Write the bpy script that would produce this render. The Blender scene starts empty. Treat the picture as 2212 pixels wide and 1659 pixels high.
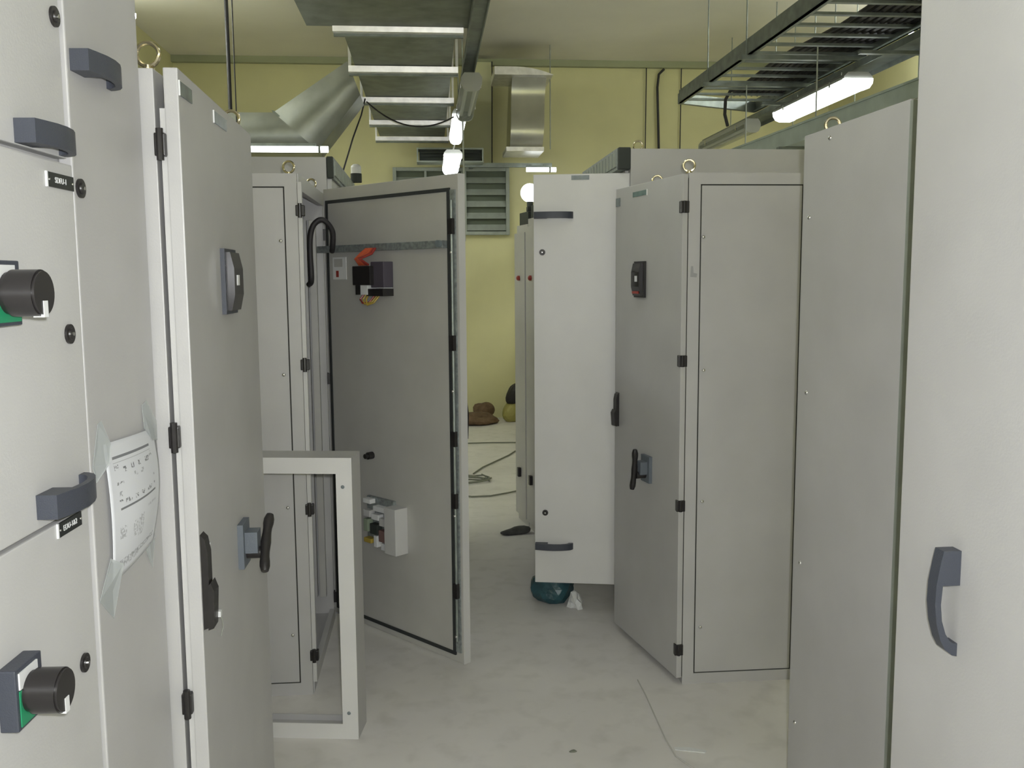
import bpy, bmesh, math, random
from mathutils import Vector, Matrix
random.seed(7)
C = bpy.context.scene.collection
SC = bpy.context.scene
PI = math.pi

# ------------------------------------------------------------------ camera
cam_d = bpy.data.cameras.new('camera')
cam = bpy.data.objects.new('camera', cam_d); C.objects.link(cam)
YAW, PITCH, ROLL, FPX = 0.0868, 0.1133, -0.00715, 2009.0
fwd = Vector((math.sin(YAW)*math.cos(PITCH), math.cos(YAW)*math.cos(PITCH), -math.sin(PITCH)))
rt = Vector((math.cos(YAW), -math.sin(YAW), 0)); up = rt.cross(fwd)
rt2 = math.cos(ROLL)*rt + math.sin(ROLL)*up
up2 = -math.sin(ROLL)*rt + math.cos(ROLL)*up
cam.matrix_world = Matrix(((rt2.x, up2.x, -fwd.x, 0), (rt2.y, up2.y, -fwd.y, 0), (rt2.z, up2.z, -fwd.z, 1.6), (0, 0, 0, 1)))
cam_d.sensor_fit = 'HORIZONTAL'; cam_d.sensor_width = 36.0
cam_d.lens = FPX/2212.0*36.0
cam_d.clip_start = 0.02; cam_d.clip_end = 60
SC.camera = cam

# ------------------------------------------------------------------ world, exposure
w = bpy.data.worlds.new('world'); SC.world = w; w.use_nodes = True
w.node_tree.nodes['Background'].inputs[0].default_value = (0.5, 0.55, 0.5, 1)
w.node_tree.nodes['Background'].inputs[1].default_value = 0.0
SC.view_settings.view_transform = 'Standard'
SC.view_settings.look = 'None'
SC.view_settings.gamma = 1.0
SC.view_settings.use_curve_mapping = False
SC.view_settings.exposure = 0.08
try:
    SC.cycles.max_bounces = 8; SC.cycles.diffuse_bounces = 4; SC.cycles.glossy_bounces = 4
    SC.cycles.caustics_reflective = False; SC.cycles.caustics_refractive = False
except Exception: pass
# strength of the lit tube lights: those in view, then unseen ones added as fill: over the aisle behind, at the rear wall, over the aisle ahead, along the side walls; flash in watts
L_SEEN, L_NEAR, L_BEHIND, L_AHEAD, L_WALLR, L_WALLL, L_FLASH = 5.0, 24.0, 60.0, 4.8, 37.0, 33.0, 30.0
LAMPC = (0.95, 0.995, 1.0)
# the flash of the camera that took the picture, just above its lens
fl = bpy.data.lights.new('camera_flash', 'AREA'); fl.shape = 'DISK'; fl.size = 0.03; fl.energy = L_FLASH; fl.color = (0.975, 0.985, 1.0)
flo = bpy.data.objects.new('camera_flash', fl); C.objects.link(flo)
flo.location = (0.035, -0.015, 1.645); flo.rotation_euler = (PI/2-0.09, 0, -0.087)

# ------------------------------------------------------------------ materials
def mat(name, col, rough=0.5, metal=0.0, var=0.0, vscale=6.0, bump=0.0, bscale=60.0, spec=0.5, emit=0.0, ecol=None, alpha=1.0, stretch=None):
    m = bpy.data.materials.new(name); m.use_nodes = True
    nt = m.node_tree; b = nt.nodes['Principled BSDF']
    b.inputs['Base Color'].default_value = (*col, 1); b.inputs['Roughness'].default_value = rough
    b.inputs['Metallic'].default_value = metal; b.inputs['Specular IOR Level'].default_value = spec
    if alpha < 1: b.inputs['Alpha'].default_value = alpha
    if emit:
        b.inputs['Emission Color'].default_value = (*(ecol or col), 1); b.inputs['Emission Strength'].default_value = emit
    if var or bump:
        tc = nt.nodes.new('ShaderNodeTexCoord'); mp = nt.nodes.new('ShaderNodeMapping')
        nt.links.new(tc.outputs['Object'], mp.inputs['Vector'])
        if stretch: mp.inputs['Scale'].default_value = stretch
    if var:
        n = nt.nodes.new('ShaderNodeTexNoise'); n.inputs['Scale'].default_value = vscale; n.inputs['Detail'].default_value = 5
        nt.links.new(mp.outputs[0], n.inputs['Vector'])
        r = nt.nodes.new('ShaderNodeValToRGB')
        r.color_ramp.elements[0].position = 0.3; r.color_ramp.elements[1].position = 0.7
        r.color_ramp.elements[0].color = (*[max(0, c*(1-var)) for c in col], 1)
        r.color_ramp.elements[1].color = (*[min(1, c*(1+var)) for c in col], 1)
        nt.links.new(n.outputs['Fac'], r.inputs[0]); nt.links.new(r.outputs[0], b.inputs['Base Color'])
    if bump:
        n2 = nt.nodes.new('ShaderNodeTexNoise'); n2.inputs['Scale'].default_value = bscale; n2.inputs['Detail'].default_value = 3
        nt.links.new(mp.outputs[0], n2.inputs['Vector'])
        bp = nt.nodes.new('ShaderNodeBump'); bp.inputs['Strength'].default_value = bump; bp.inputs['Distance'].default_value = 0.01
        nt.links.new(n2.outputs['Fac'], bp.inputs['Height']); nt.links.new(bp.outputs[0], b.inputs['Normal'])
    return m

M = {}
M['paint'] = mat('cabinet_paint', (0.482, 0.478, 0.474), 0.42, var=0.05, vscale=4, bump=0.04, bscale=220)
M['paint_pale'] = mat('cabinet_paint_pale', (0.55, 0.548, 0.54), 0.42, var=0.04, vscale=4, bump=0.04, bscale=220)  # lighter copy of the cabinet paint, also paints edges that catch light
M['paint_inner'] = mat('cabinet_inner_paint', (0.47, 0.465, 0.44), 0.45, var=0.05, vscale=5, bump=0.04, bscale=220)
M['seam'] = mat('dark_seam_lining', (0.035, 0.035, 0.03), 0.8)
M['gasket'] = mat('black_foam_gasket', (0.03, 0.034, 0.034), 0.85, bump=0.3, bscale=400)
M['black'] = mat('black_plastic', (0.018, 0.016, 0.016), 0.38, var=0.2, vscale=60)
M['knob'] = mat('glossy_black_knob', (0.02, 0.018, 0.018), 0.28)
M['handle'] = mat('slate_grey_plastic', (0.052, 0.058, 0.076), 0.45, bump=0.15, bscale=500)
M['switch'] = mat('blue_grey_plastic', (0.13, 0.15, 0.175), 0.5, bump=0.1, bscale=300)
M['white'] = mat('white_plastic', (0.75, 0.76, 0.76), 0.4)
M['engraved'] = mat('engraved_black_plate', (0.015, 0.018, 0.017), 0.3)
M['greyplate'] = mat('grey_label_plate', (0.17, 0.2, 0.21), 0.25, var=0.25, vscale=25)
M['bluegrey'] = mat('pale_label_plate', (0.30, 0.34, 0.38), 0.25, var=0.15, vscale=25)
M['zinc'] = mat('yellow_zinc', (0.62, 0.56, 0.40), 0.25, 1.0)
M['steel'] = mat('bright_steel', (0.7, 0.7, 0.68), 0.25, 1.0)
M['galv'] = mat('galvanised_sheet', (0.19, 0.21, 0.18), 0.5, 0.6, var=0.22, vscale=9, bump=0.12, bscale=26)
M['galv_flange'] = mat('galvanised_flange', (0.86, 0.85, 0.85), 0.38, 0.75, var=0.12, vscale=14)  # far paler than the duct sheet, paints the lamplight on the flanges
M['shiny'] = mat('polished_duct_sheet', (0.62, 0.63, 0.58), 0.22, 1.0, var=0.12, vscale=4, bump=0.05, bscale=14)
M['tray'] = mat('galvanised_tray', (0.26, 0.29, 0.27), 0.5, 0.6, var=0.2, vscale=12)
M['trunk'] = mat('pale_green_trunking', (0.45, 0.52, 0.49), 0.45, 0.2, var=0.1, vscale=8)
M['cable'] = mat('black_cable', (0.02, 0.018, 0.02), 0.55)
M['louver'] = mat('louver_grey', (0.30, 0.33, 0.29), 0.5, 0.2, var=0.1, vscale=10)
M['ventdark'] = mat('vent_recess', (0.10, 0.12, 0.085), 0.7)
M['dark'] = mat('dark_recess', (0.035, 0.042, 0.036), 0.7)
M['red'] = mat('red_plastic', (0.32, 0.04, 0.03), 0.4)
M['orange'] = mat('orange_wire', (0.55, 0.10, 0.04), 0.5)
M['yellow'] = mat('yellow_wire', (0.45, 0.33, 0.06), 0.5)
M['green'] = mat('green_plate', (0.02, 0.26, 0.12), 0.45)
M['teal'] = mat('dark_teal_plastic_bag', (0.03, 0.085, 0.10), 0.35, var=0.35, vscale=14, bump=0.5, bscale=30)
M['paperw'] = mat('crumpled_white_paper', (0.72, 0.73, 0.73), 0.7, bump=0.3, bscale=60)
M['cablegrey'] = mat('grey_cable', (0.18, 0.19, 0.15), 0.6)
M['string'] = mat('dusty_string', (0.55, 0.54, 0.51), 0.7)
M['cardboard'] = mat('brown_cardboard', (0.15, 0.095, 0.055), 0.8, var=0.35, vscale=14)
M['debrisdark'] = mat('dark_debris', (0.055, 0.055, 0.05), 0.8, var=0.3, vscale=20)
M['tape'] = mat('clear_tape', (0.62, 0.66, 0.66), 0.22, alpha=0.45)
M['mesh'] = mat('perforated_sheet', (0.30, 0.33, 0.33), 0.5, 0.5, var=0.3, vscale=60)
M['globe'] = mat('glowing_globe', (0.9, 0.95, 0.95), 0.4, emit=2.6, ecol=LAMPC)
M['housing'] = mat('lamp_housing', (0.42, 0.43, 0.40), 0.45)
M['wire'] = mat('thin_pale_wire', (0.40, 0.43, 0.38), 0.5)
M['orangewire'] = M['orange']
def clear_mat():
    m = bpy.data.materials.new('clear_lamp_cover'); m.use_nodes = True; nt = m.node_tree
    b = nt.nodes['Principled BSDF']; b.inputs['Base Color'].default_value = (0.5, 0.55, 0.5, 1); b.inputs['Roughness'].default_value = 0.12
    b.inputs['Alpha'].default_value = 0.45
    return m
M['clear'] = clear_mat()
def floor_mat():
    m = bpy.data.materials.new('dusty_concrete_floor'); m.use_nodes = True; nt = m.node_tree; b = nt.nodes['Principled BSDF']
    b.inputs['Roughness'].default_value = 0.55; b.inputs['Specular IOR Level'].default_value = 0.35
    tc = nt.nodes.new('ShaderNodeTexCoord')
    n1 = nt.nodes.new('ShaderNodeTexNoise'); n1.inputs['Scale'].default_value = 1.6; n1.inputs['Detail'].default_value = 7
    n2 = nt.nodes.new('ShaderNodeTexNoise'); n2.inputs['Scale'].default_value = 9; n2.inputs['Detail'].default_value = 6; n2.inputs['Distortion'].default_value = 0.2
    r1 = nt.nodes.new('ShaderNodeValToRGB'); r2 = nt.nodes.new('ShaderNodeValToRGB'); mx = nt.nodes.new('ShaderNodeMixRGB'); mx.blend_type = 'MULTIPLY'; mx.inputs[0].default_value = 1
    r1.color_ramp.elements[0].position = 0.3; r1.color_ramp.elements[0].color = (0.655, 0.635, 0.61, 1)
    r1.color_ramp.elements[1].position = 0.7; r1.color_ramp.elements[1].color = (0.765, 0.745, 0.72, 1)
    r2.color_ramp.elements[0].position = 0.28; r2.color_ramp.elements[0].color = (0.88, 0.88, 0.87, 1)
    r2.color_ramp.elements[1].position = 0.5; r2.color_ramp.elements[1].color = (1, 1, 1, 1)
    for n in (n1, n2): nt.links.new(tc.outputs['Object'], n.inputs['Vector'])
    nt.links.new(n1.outputs['Fac'], r1.inputs[0]); nt.links.new(n2.outputs['Fac'], r2.inputs[0])
    nt.links.new(r1.outputs[0], mx.inputs[1]); nt.links.new(r2.outputs[0], mx.inputs[2]); nt.links.new(mx.outputs[0], b.inputs['Base Color'])
    bp = nt.nodes.new('ShaderNodeBump'); bp.inputs['Strength'].default_value = 0.1; bp.inputs['Distance'].default_value = 0.01
    nt.links.new(n2.outputs['Fac'], bp.inputs['Height']); nt.links.new(bp.outputs[0], b.inputs['Normal'])
    return m
M['floor'] = floor_mat()
M['wall'] = mat('yellow_wall_paint', (0.64, 0.615, 0.345), 0.6, var=0.07, vscale=1.4, bump=0.05, bscale=40)
M['ceiling'] = mat('ceiling_paint', (0.80, 0.775, 0.70), 0.7, var=0.05, vscale=1.2)
M['wallcol'] = mat('wall_column_paint', (0.58, 0.58, 0.34), 0.6, var=0.05, vscale=3)
M['wallband'] = mat('wall_band_paint', (0.33, 0.35, 0.22), 0.6, var=0.05, vscale=3)

# ------------------------------------------------------------------ mesh builder
class MB:
    def __init__(s): s.bm = bmesh.new()
    def box(s, x0, x1, y0, y1, z0, z1, bev=0.0):
        x0, x1 = min(x0, x1), max(x0, x1); y0, y1 = min(y0, y1), max(y0, y1); z0, z1 = min(z0, z1), max(z0, z1)
        vs = [s.bm.verts.new((x, y, z)) for z in (z0, z1) for y in (y0, y1) for x in (x0, x1)]
        fs = [s.bm.faces.new([vs[i] for i in f]) for f in ((0, 2, 3, 1), (4, 5, 7, 6), (0, 1, 5, 4), (2, 6, 7, 3), (0, 4, 6, 2), (1, 3, 7, 5))]
        if bev:
            es = list({e for f in fs for e in f.edges})
            bmesh.ops.bevel(s.bm, geom=es, offset=bev, segments=2, profile=0.6, affect='EDGES')
        return s
    def hexa(s, pts):   # 8 points: bottom 4 (ccw), top 4
        vs = [s.bm.verts.new(p) for p in pts]
        for f in ((3, 2, 1, 0), (4, 5, 6, 7), (0, 1, 5, 4), (1, 2, 6, 5), (2, 3, 7, 6), (3, 0, 4, 7)): s.bm.faces.new([vs[i] for i in f])
        return s
    def ring(s, c, r, t, nrm, seg=20):
        return s
    def tube(s, pts, r, seg=10, closed=False, caps=True):
        pts = [Vector(p) for p in pts]; n = len(pts); rings = []
        prev = None
        for i, p in enumerate(pts):
            a = pts[(i-1) % n] if (closed or i > 0) else p
            b = pts[(i+1) % n] if (closed or i < n-1) else p
            t = (b-a).normalized()
            if prev is None:
                u = t.orthogonal().normalized()
            else:
                u = (prev - t*prev.dot(t))
                u = u.normalized() if u.length > 1e-6 else t.orthogonal().normalized()
            prev = u; v = t.cross(u)
            rr = r[i] if isinstance(r, (list, tuple)) else r
            rings.append([s.bm.verts.new(p + (u*math.cos(2*PI*k/seg) + v*math.sin(2*PI*k/seg))*rr) for k in range(seg)])
        m = n if closed else n-1
        for i in range(m):
            A, B = rings[i], rings[(i+1) % n]
            off = 0
            if closed and i == n-1:
                off = min(range(seg), key=lambda o: (A[0].co-B[o].co).length)
            for k in range(seg):
                s.bm.faces.new((A[k], A[(k+1) % seg], B[(k+1+off) % seg], B[(k+off) % seg]))
        if caps and not closed:
            s.bm.faces.new(rings[0][::-1]); s.bm.faces.new(rings[-1])
        return s
    def cyl(s, p0, p1, r, seg=20, r2=None):
        return s.tube([p0, p1], [r, r if r2 is None else r2], seg)
    def prism(s, poly, fn, d0, d1):     # poly of (u,v); fn(u,v,d)->xyz
        A = [s.bm.verts.new(fn(u, v, d0)) for u, v in poly]; B = [s.bm.verts.new(fn(u, v, d1)) for u, v in poly]
        n = len(poly)
        s.bm.faces.new(A[::-1]); s.bm.faces.new(B)
        for i in range(n): s.bm.faces.new((A[i], A[(i+1) % n], B[(i+1) % n], B[i]))
        return s
    def dome(s, c, r, nrm, seg=12, flat=0.6):
        nrm = Vector(nrm).normalized(); u = nrm.orthogonal().normalized(); v = nrm.cross(u); c = Vector(c)
        prev = None
        for j in range(4):
            a = j/3*PI/2; rr = r*math.cos(a); h = r*flat*math.sin(a)
            if j == 3:
                top = s.bm.verts.new(c+nrm*h)
                for k in range(seg): s.bm.faces.new((prev[k], prev[(k+1) % seg], top))
            else:
                cur = [s.bm.verts.new(c+nrm*h+(u*math.cos(2*PI*k/seg)+v*math.sin(2*PI*k/seg))*rr) for k in range(seg)]
                if prev:
                    for k in range(seg): s.bm.faces.new((prev[k], prev[(k+1) % seg], cur[(k+1) % seg], cur[k]))
                prev = cur
        return s
    def build(s, name, m, parent=None, smooth=False, recalc=True):
        if recalc: bmesh.ops.recalc_face_normals(s.bm, faces=s.bm.faces)
        me = bpy.data.meshes.new(name); s.bm.to_mesh(me); s.bm.free()
        me.materials.append(m)
        if smooth:
            for p in me.polygons: p.use_smooth = True
            try: me.set_sharp_from_angle(angle=math.radians(40))
            except Exception: pass
        o = bpy.data.objects.new(name, me); C.objects.link(o)
        if parent: o.parent = parent
        return o

def tag(o, label, cat=None, group=None):
    o['label'] = label
    if cat: o['category'] = cat
    if group: o['group'] = group
    return o
def thing(name, label, cat, loc=(0, 0, 0), rot=0.0, group=None):
    o = bpy.data.objects.new(name, None); C.objects.link(o); o.location = loc; o.rotation_euler = (0, 0, rot)
    o.empty_display_size = 0.1
    return tag(o, label, cat, group)
def struct(o): o['kind'] = 'structure'; return o
def pbox(name, m, parent, x0, x1, y0, y1, z0, z1, bev=0.0):
    return MB().box(x0, x1, y0, y1, z0, z1, bev).build(name, m, parent)

def frame4(mb, x0, x1, a0, a1, z0, z1, w, bev=0.0):   # rectangular ring lying in the a-z plane, thickness x0..x1
    mb.box(x0, x1, a0, a0+w, z0, z1, bev); mb.box(x0, x1, a1-w, a1, z0, z1, bev)
    mb.box(x0, x1, a0+w, a1-w, z0, z0+w, bev); mb.box(x0, x1, a0+w, a1-w, z1-w, z1, bev)
    return mb
def frame4y(mb, y0, y1, a0, a1, z0, z1, w, bev=0.0):  # same, lying in the x-z plane
    mb.box(a0, a0+w, y0, y1, z0, z1, bev); mb.box(a1-w, a1, y0, y1, z0, z1, bev)
    mb.box(a0+w, a1-w, y0, y1, z0, z0+w, bev); mb.box(a0+w, a1-w, y0, y1, z1-w, z1, bev)
    return mb

def lettering(txt, size, parent, m, loc, xdir, ydir):
    cu = bpy.data.curves.new('lettering', 'FONT'); cu.body = txt; cu.size = size; cu.extrude = 0.0004; cu.align_x = 'CENTER'; cu.align_y = 'CENTER'
    to = bpy.data.objects.new('lettering_curve', cu); C.objects.link(to)
    dg = bpy.context.evaluated_depsgraph_get(); me = bpy.data.meshes.new_from_object(to.evaluated_get(dg))
    bpy.data.objects.remove(to); bpy.data.curves.remove(cu)
    me.materials.clear(); me.materials.append(m)
    X = Vector(xdir); Y = Vector(ydir); Z = X.cross(Y)
    me.transform(Matrix(((X.x, Y.x, Z.x, loc[0]), (X.y, Y.y, Z.y, loc[1]), (X.z, Y.z, Z.z, loc[2]), (0, 0, 0, 1))))
    o = bpy.data.objects.new('lettering', me); C.objects.link(o); o.parent = parent
    return o

# bow handle: fn(l, n, d) -> xyz ; l along the handle, n out of the face, d across its width
def bow_handle(parent, fn, L, wd, name='handle'):
    out = [(0, 0.0), (0, 0.030), (0.02*L/0.16, 0.0345), (0.05*L/0.16, 0.040), (0.08*L/0.16, 0.041), (0.11*L/0.16, 0.037), (0.135*L/0.16, 0.029), (0.15*L/0.16, 0.020), (0.158*L/0.16, 0.008), (L, 0.0)]
    inn = [(0.140*L/0.16, 0.0), (0.140*L/0.16, 0.006), (0.136*L/0.16, 0.013), (0.125*L/0.16, 0.021), (0.105*L/0.16, 0.028), (0.08*L/0.16, 0.031), (0.052*L/0.16, 0.029), (0.052*L/0.16, 0.0)]
    mb = MB().prism(out+inn, fn, -wd/2, wd/2)
    return mb.build(name, M['handle'], parent, True)

def lock(parent, c, n, r=0.0155):
    c = Vector(c); n = Vector(n)
    mb = MB().cyl(c, c+n*0.004, r, 20).cyl(c+n*0.004, c+n*0.0065, r*0.62, 16, r*0.55)
    o = mb.build('lock', M['black'], parent, True)
    t = n.orthogonal().normalized()
    MB().cyl(c+n*0.0065, c+n*0.0085, r*0.2, 8).build('lock_pin', M['steel'], parent if parent.parent is None else parent)
    return o
def screw(parent, c, n, r=0.006, m=None):
    return MB().dome(c, r, n, 10, 0.7).build('screw', m or M['steel'], parent, True)
def eyebolt(parent, c, nrm, R=0.021, r=0.0045, lift=0.0):
    c = Vector(c); nrm = Vector(nrm).normalized(); u = nrm.cross(Vector((0, 0, 1))).normalized(); v = Vector((0, 0, 1))
    ctr = c + v*(R+0.008+lift)
    mb = MB().tube([ctr+(u*math.cos(2*PI*k/24)+v*math.sin(2*PI*k/24))*R for k in range(24)], r, 8, True)
    mb.cyl(c, c+v*0.004, 0.013, 14); mb.cyl(c+v*0.004, c+v*(0.010+lift), 0.008, 12)
    return mb.build('eyebolt', M['zinc'], parent, True)
def plate(parent, fn, m, a0, a1, z0, z1, t=0.0025, name='nameplate'):
    mb = MB(); mb.hexa([fn(a0, 0, z0), fn(a1, 0, z0), fn(a1, t, z0), fn(a0, t, z0), fn(a0, 0, z1), fn(a1, 0, z1), fn(a1, t, z1), fn(a0, t, z1)])
    return mb.build(name, m, parent)

# ------------------------------------------------------------------ room
def room():
    X0, X1, Y0, Y1, H, T = -2.72, 4.6, -6.0, 10.62, 4.0, 0.15
    struct(pbox('floor', M['floor'], None, X0-T, X1+T, Y0-T, Y1+T, -T, 0))
    struct(pbox('ceiling', M['ceiling'], None, X0-T, X1+T, Y0-T, Y1+T, H, H+T))
    struct(pbox('wall_back', M['wall'], None, X0-T, X1+T, Y1, Y1+T, 0, H))
    struct(pbox('wall_front', M['wall'], None, X0-T, X1+T, Y0-T, Y0, 0, H))
    struct(pbox('wall_left', M['wall'], None, X0-T, X0, Y0, Y1, 0, H))
    struct(pbox('wall_right', M['wall'], None, X1, X1+T, Y0, Y1, 0, H))
    struct(pbox('trim_1', M['wallband'], None, X0, X1, Y1-0.07, Y1, 3.93, H))
    struct(pbox('trim_2', M['wallcol'], None, 0.40, 0.70, Y1-0.22, Y1-0.001, 2.86, 3.93))
room()

# ------------------------------------------------------------------ tube lights
def lit_mat(k):
    key = 'lit_%.2f' % k
    if key not in M: M[key] = mat('lit_diffuser', (0.9, 0.95, 0.95), 0.4, emit=max(k, 0.0001), ecol=LAMPC)
    return M[key]
def batten(label, c, L, W, axis, lit, group=None, name='fluorescent_light', drop=0.0, off=0.0):
    root = thing(name, label, 'light', c, 0 if axis == 'Y' else -PI/2, group)
    h = L/2; w2 = W/2
    prof = [(-w2*0.7, 0.075), (w2*0.7, 0.075), (w2, 0.045), (w2, 0.03), (-w2, 0.03), (-w2, 0.045)]
    MB().prism(prof, lambda u, v, d: (u, d, v), -h, h).build('housing', M['housing'], root)
    dif = [(-w2*0.95, 0.03), (w2*0.95, 0.03), (w2*0.92, 0.0), (w2*0.72, -0.03), (w2*0.4, -0.042), (-w2*0.4, -0.042), (-w2*0.72, -0.03), (-w2*0.92, 0.0)]
    MB().prism(dif, lambda u, v, d: (u, d, v), -h+0.02, h-0.02).build('diffuser', lit_mat(lit) if lit else M['clear'], root)
    for sgn in (-1, 1):
        e = [(u*1.06, v*1.06) for u, v in dif]
        MB().prism(e, lambda u, v, d: (u, d, v), sgn*(h-0.02), sgn*(h+0.01)).build('end_cap', lit_mat(lit) if lit else M['housing'], root)
        for k in (-0.33, 0.33):
            pbox('clip', M['steel'], root, sgn*w2-0.004, sgn*w2+0.004, k*L-0.012, k*L+0.012, 0.012, 0.05)
    if not lit:
        for q in (-0.45, 0.45):
            MB().cyl((q*w2, -h+0.05, 0.0), (q*w2, h-0.05, 0.0), 0.013, 12).build('tube', M['white'], root, True)
    for k in (-0.3, 0.3):
        MB().tube([(0, k*L, 0.07), (0, k*L, 0.09), (off, k*L, 0.105+drop), (off, k*L, 0.125+drop)], 0.005, 8).build('hanger', M['steel'], root)
    return root

# row over the aisle, hung from a strut
batten('unlit twin tube light with clear cover hanging under the square ducts', (0.30, 6.98, 2.885), 1.22, 0.14, 'Y', False)
batten('lit tube light directly behind the unlit one over the aisle', (0.262, 8.28, 2.885), 1.16, 0.12, 'Y', L_SEEN)
batten('lit tube light seen end on, lowest over the louvred vent', (0.238, 9.50, 2.731), 1.1, 0.172, 'Y', L_SEEN, drop=0.154, off=0.05)
batten('bright lit tube light beneath the cable ladder', (2.89, 6.86, 2.885), 1.30, 0.20, 'Y', L_SEEN)
batten('unlit tube light at the far end of the strut near the cable ladder', (2.81, 8.75, 2.885), 1.40, 0.14, 'Y', False, off=0.13)
def bare_tube(label, c, L, r, soft, rods=(), arms=()):
    t = thing('tube_light', label, 'light', c)
    MB().cyl((-L/2, 0, 0), (L/2-2.2*r, 0, 0), r, 16).build('tube', lit_mat(soft), t, True)
    MB().cyl((L/2-2.2*r, 0, 0), (L/2-1.5*r, 0, 0), r*1.25, 16).build('ring', M['galv'], t, True)
    MB().cyl((L/2-1.5*r, 0, 0), (L/2+r, 0, 0), r*1.05, 16).build('tube_end', lit_mat(soft), t, True)
    pbox('bracket', M['tray'], t, -L/2, L/2-3*r, -0.01, 0.01, r*1.02, r*1.02+0.02)
    for x in rods: MB().cyl((x-c[0], 0, r+0.02), (x-c[0], 0, 4.0-c[2]), 0.0045, 8).build('hanger_rod', M['cable'], t)
    for x in arms: pbox('arm', M['tray'], t, x-0.01, x+0.01, 0.01, 0.08, r*1.02, 0.055)
    return t
bare_tube('lit tube light lying crosswise under the angled branch duct', (-1.37, 6.8, 2.512), 1.30, 0.021, L_SEEN, rods=(-1.325, -2.01))
bare_tube('short lit tube light crosswise at the top of the back wall vent', (1.21, 10.2, 2.765), 0.30, 0.024, L_SEEN, arms=(-0.1, 0.05))
for x, y, z, k in ((0.33, 3.5, 2.95, L_AHEAD), (0.33, -1.6, 2.95, L_NEAR), (-1.0, -4.6, 2.95, L_BEHIND), (0.33, -4.6, 2.95, L_BEHIND), (1.7, -4.6, 2.95, L_BEHIND), (4.2, 6.0, 3.75, L_WALLR), (4.2, 7.5, 3.75, L_WALLR), (-2.45, 6.1, 3.75, L_WALLL), (-2.45, 7.55, 3.75, L_WALLL)):  # unseen tube lights added to balance the light
    batten('unseen tube light added as fill outside the view', (x, y, z), 1.25, 0.16, 'Y', k, 'unseen fill lights added outside the view', drop=4.0-z-0.126)

# strut channels that carry the lights
def strut(label, x, y0, y1, z, wd):
    t = thing('strut_channel', label, 'strut', (x, y0, z))
    L = y1-y0
    mb = MB(); mb.box(-wd/2, wd/2, 0, L, 0.035, 0.045); mb.box(-wd/2, -wd/2+0.006, 0, L, 0, 0.035); mb.box(wd/2-0.006, wd/2, 0, L, 0, 0.035)
    mb.build('channel', M['tray'], t)
    for k in range(5):
        y = 0.4+k*(L-0.8)/4
        MB().cyl((wd*0.3, y, 0.045), (wd*0.3, y, 4.0-z), 0.005, 8).build('hanger_rod', M['tray'], t)
    if wd > 0.1:
        for y in (1.6, 3.33): pbox('crossbar', M['tray'], t, -0.32, 0.10, y-0.02, y+0.02, -0.022, -0.001)
    return t
strut('grey strut carrying the lights beside the square ducts', 0.29, 4.4, 10.0, 3.01, 0.085)
strut('long grey strut carrying the lights beneath the cable ladder', 3.02, 4.2, 9.9, 3.0, 0.22)

# ------------------------------------------------------------------ ducts
def main_duct():
    t = thing('main_duct', 'square galvanised air duct with flanged joints running down the aisle', 'duct', (-0.16, 0, 3.05))
    ys = [2.4, 3.5, 4.62, 5.76, 6.84, 7.98, 9.10, 10.12]
    hw = 0.385
    for i in range(len(ys)-1):
        a, b = ys[i], ys[i+1]
        mb = MB()
        wa = hw+0.03 if a < 4.7 else hw
        x = wa-0.045 if a >= 4.7 else wa+0.12
        mb.box(-x, x-(0.09 if a < 4.7 else 0), a+0.02, b-0.02, 0.045 if a >= 4.7 else 0.03, 0.50)
        # shallow cross-break on the underside
        zc = 0.033; zz = 0.045 if a >= 4.7 else 0.03
        vs = [mb.bm.verts.new(p) for p in ((-x+.02, a+0.04, zz-0.001), (x-.11, a+0.04, zz-0.001), (x-.11, b-0.04, zz-0.001), (-x+.02, b-0.04, zz-0.001))]
        c = mb.bm.verts.new((0, (a+b)/2, zz-0.012))
        for k in range(4): mb.bm.faces.new((vs[k], vs[(k+1) % 4], c))
        mb.build('duct_section', M['galv'], t)
    for i, y in enumerate(ys[2:]):
        for sgn in (-1, 1):
            mb = MB()
            yy = y+sgn*0.016
            w_ = 0.04; y0, y1 = yy-0.012, yy+0.012
            mb.box(-hw, -hw+0.018, y0, y1, w_, 0.545); mb.box(hw-0.018, hw, y0, y1, w_, 0.545); mb.box(-hw, hw, y0, y1, 0.505, 0.545)
            tl = 0.007 if sgn < 0 else 0.0  # front lip tilted down so that it glints in the flash
            mb.hexa([(-hw, y0, 0), (hw, y0, 0), (hw, y1, 0), (-hw, y1, 0), (-hw, y0-tl, w_), (hw, y0-tl, w_), (hw, y1, w_), (-hw, y1, w_)])
            mb.build('flange', M['galv_flange'], t)
        for sx in (-1, 1): MB().cyl((sx*(hw-0.02), y, 0.54), (sx*(hw-0.02), y, 0.95), 0.005, 8).build('hanger_rod', M['tray'], t)
        pbox('support', M['tray'], t, -hw, hw, y+0.03, y+0.06, -0.012, 0.0)
    return t
main_duct()

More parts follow.
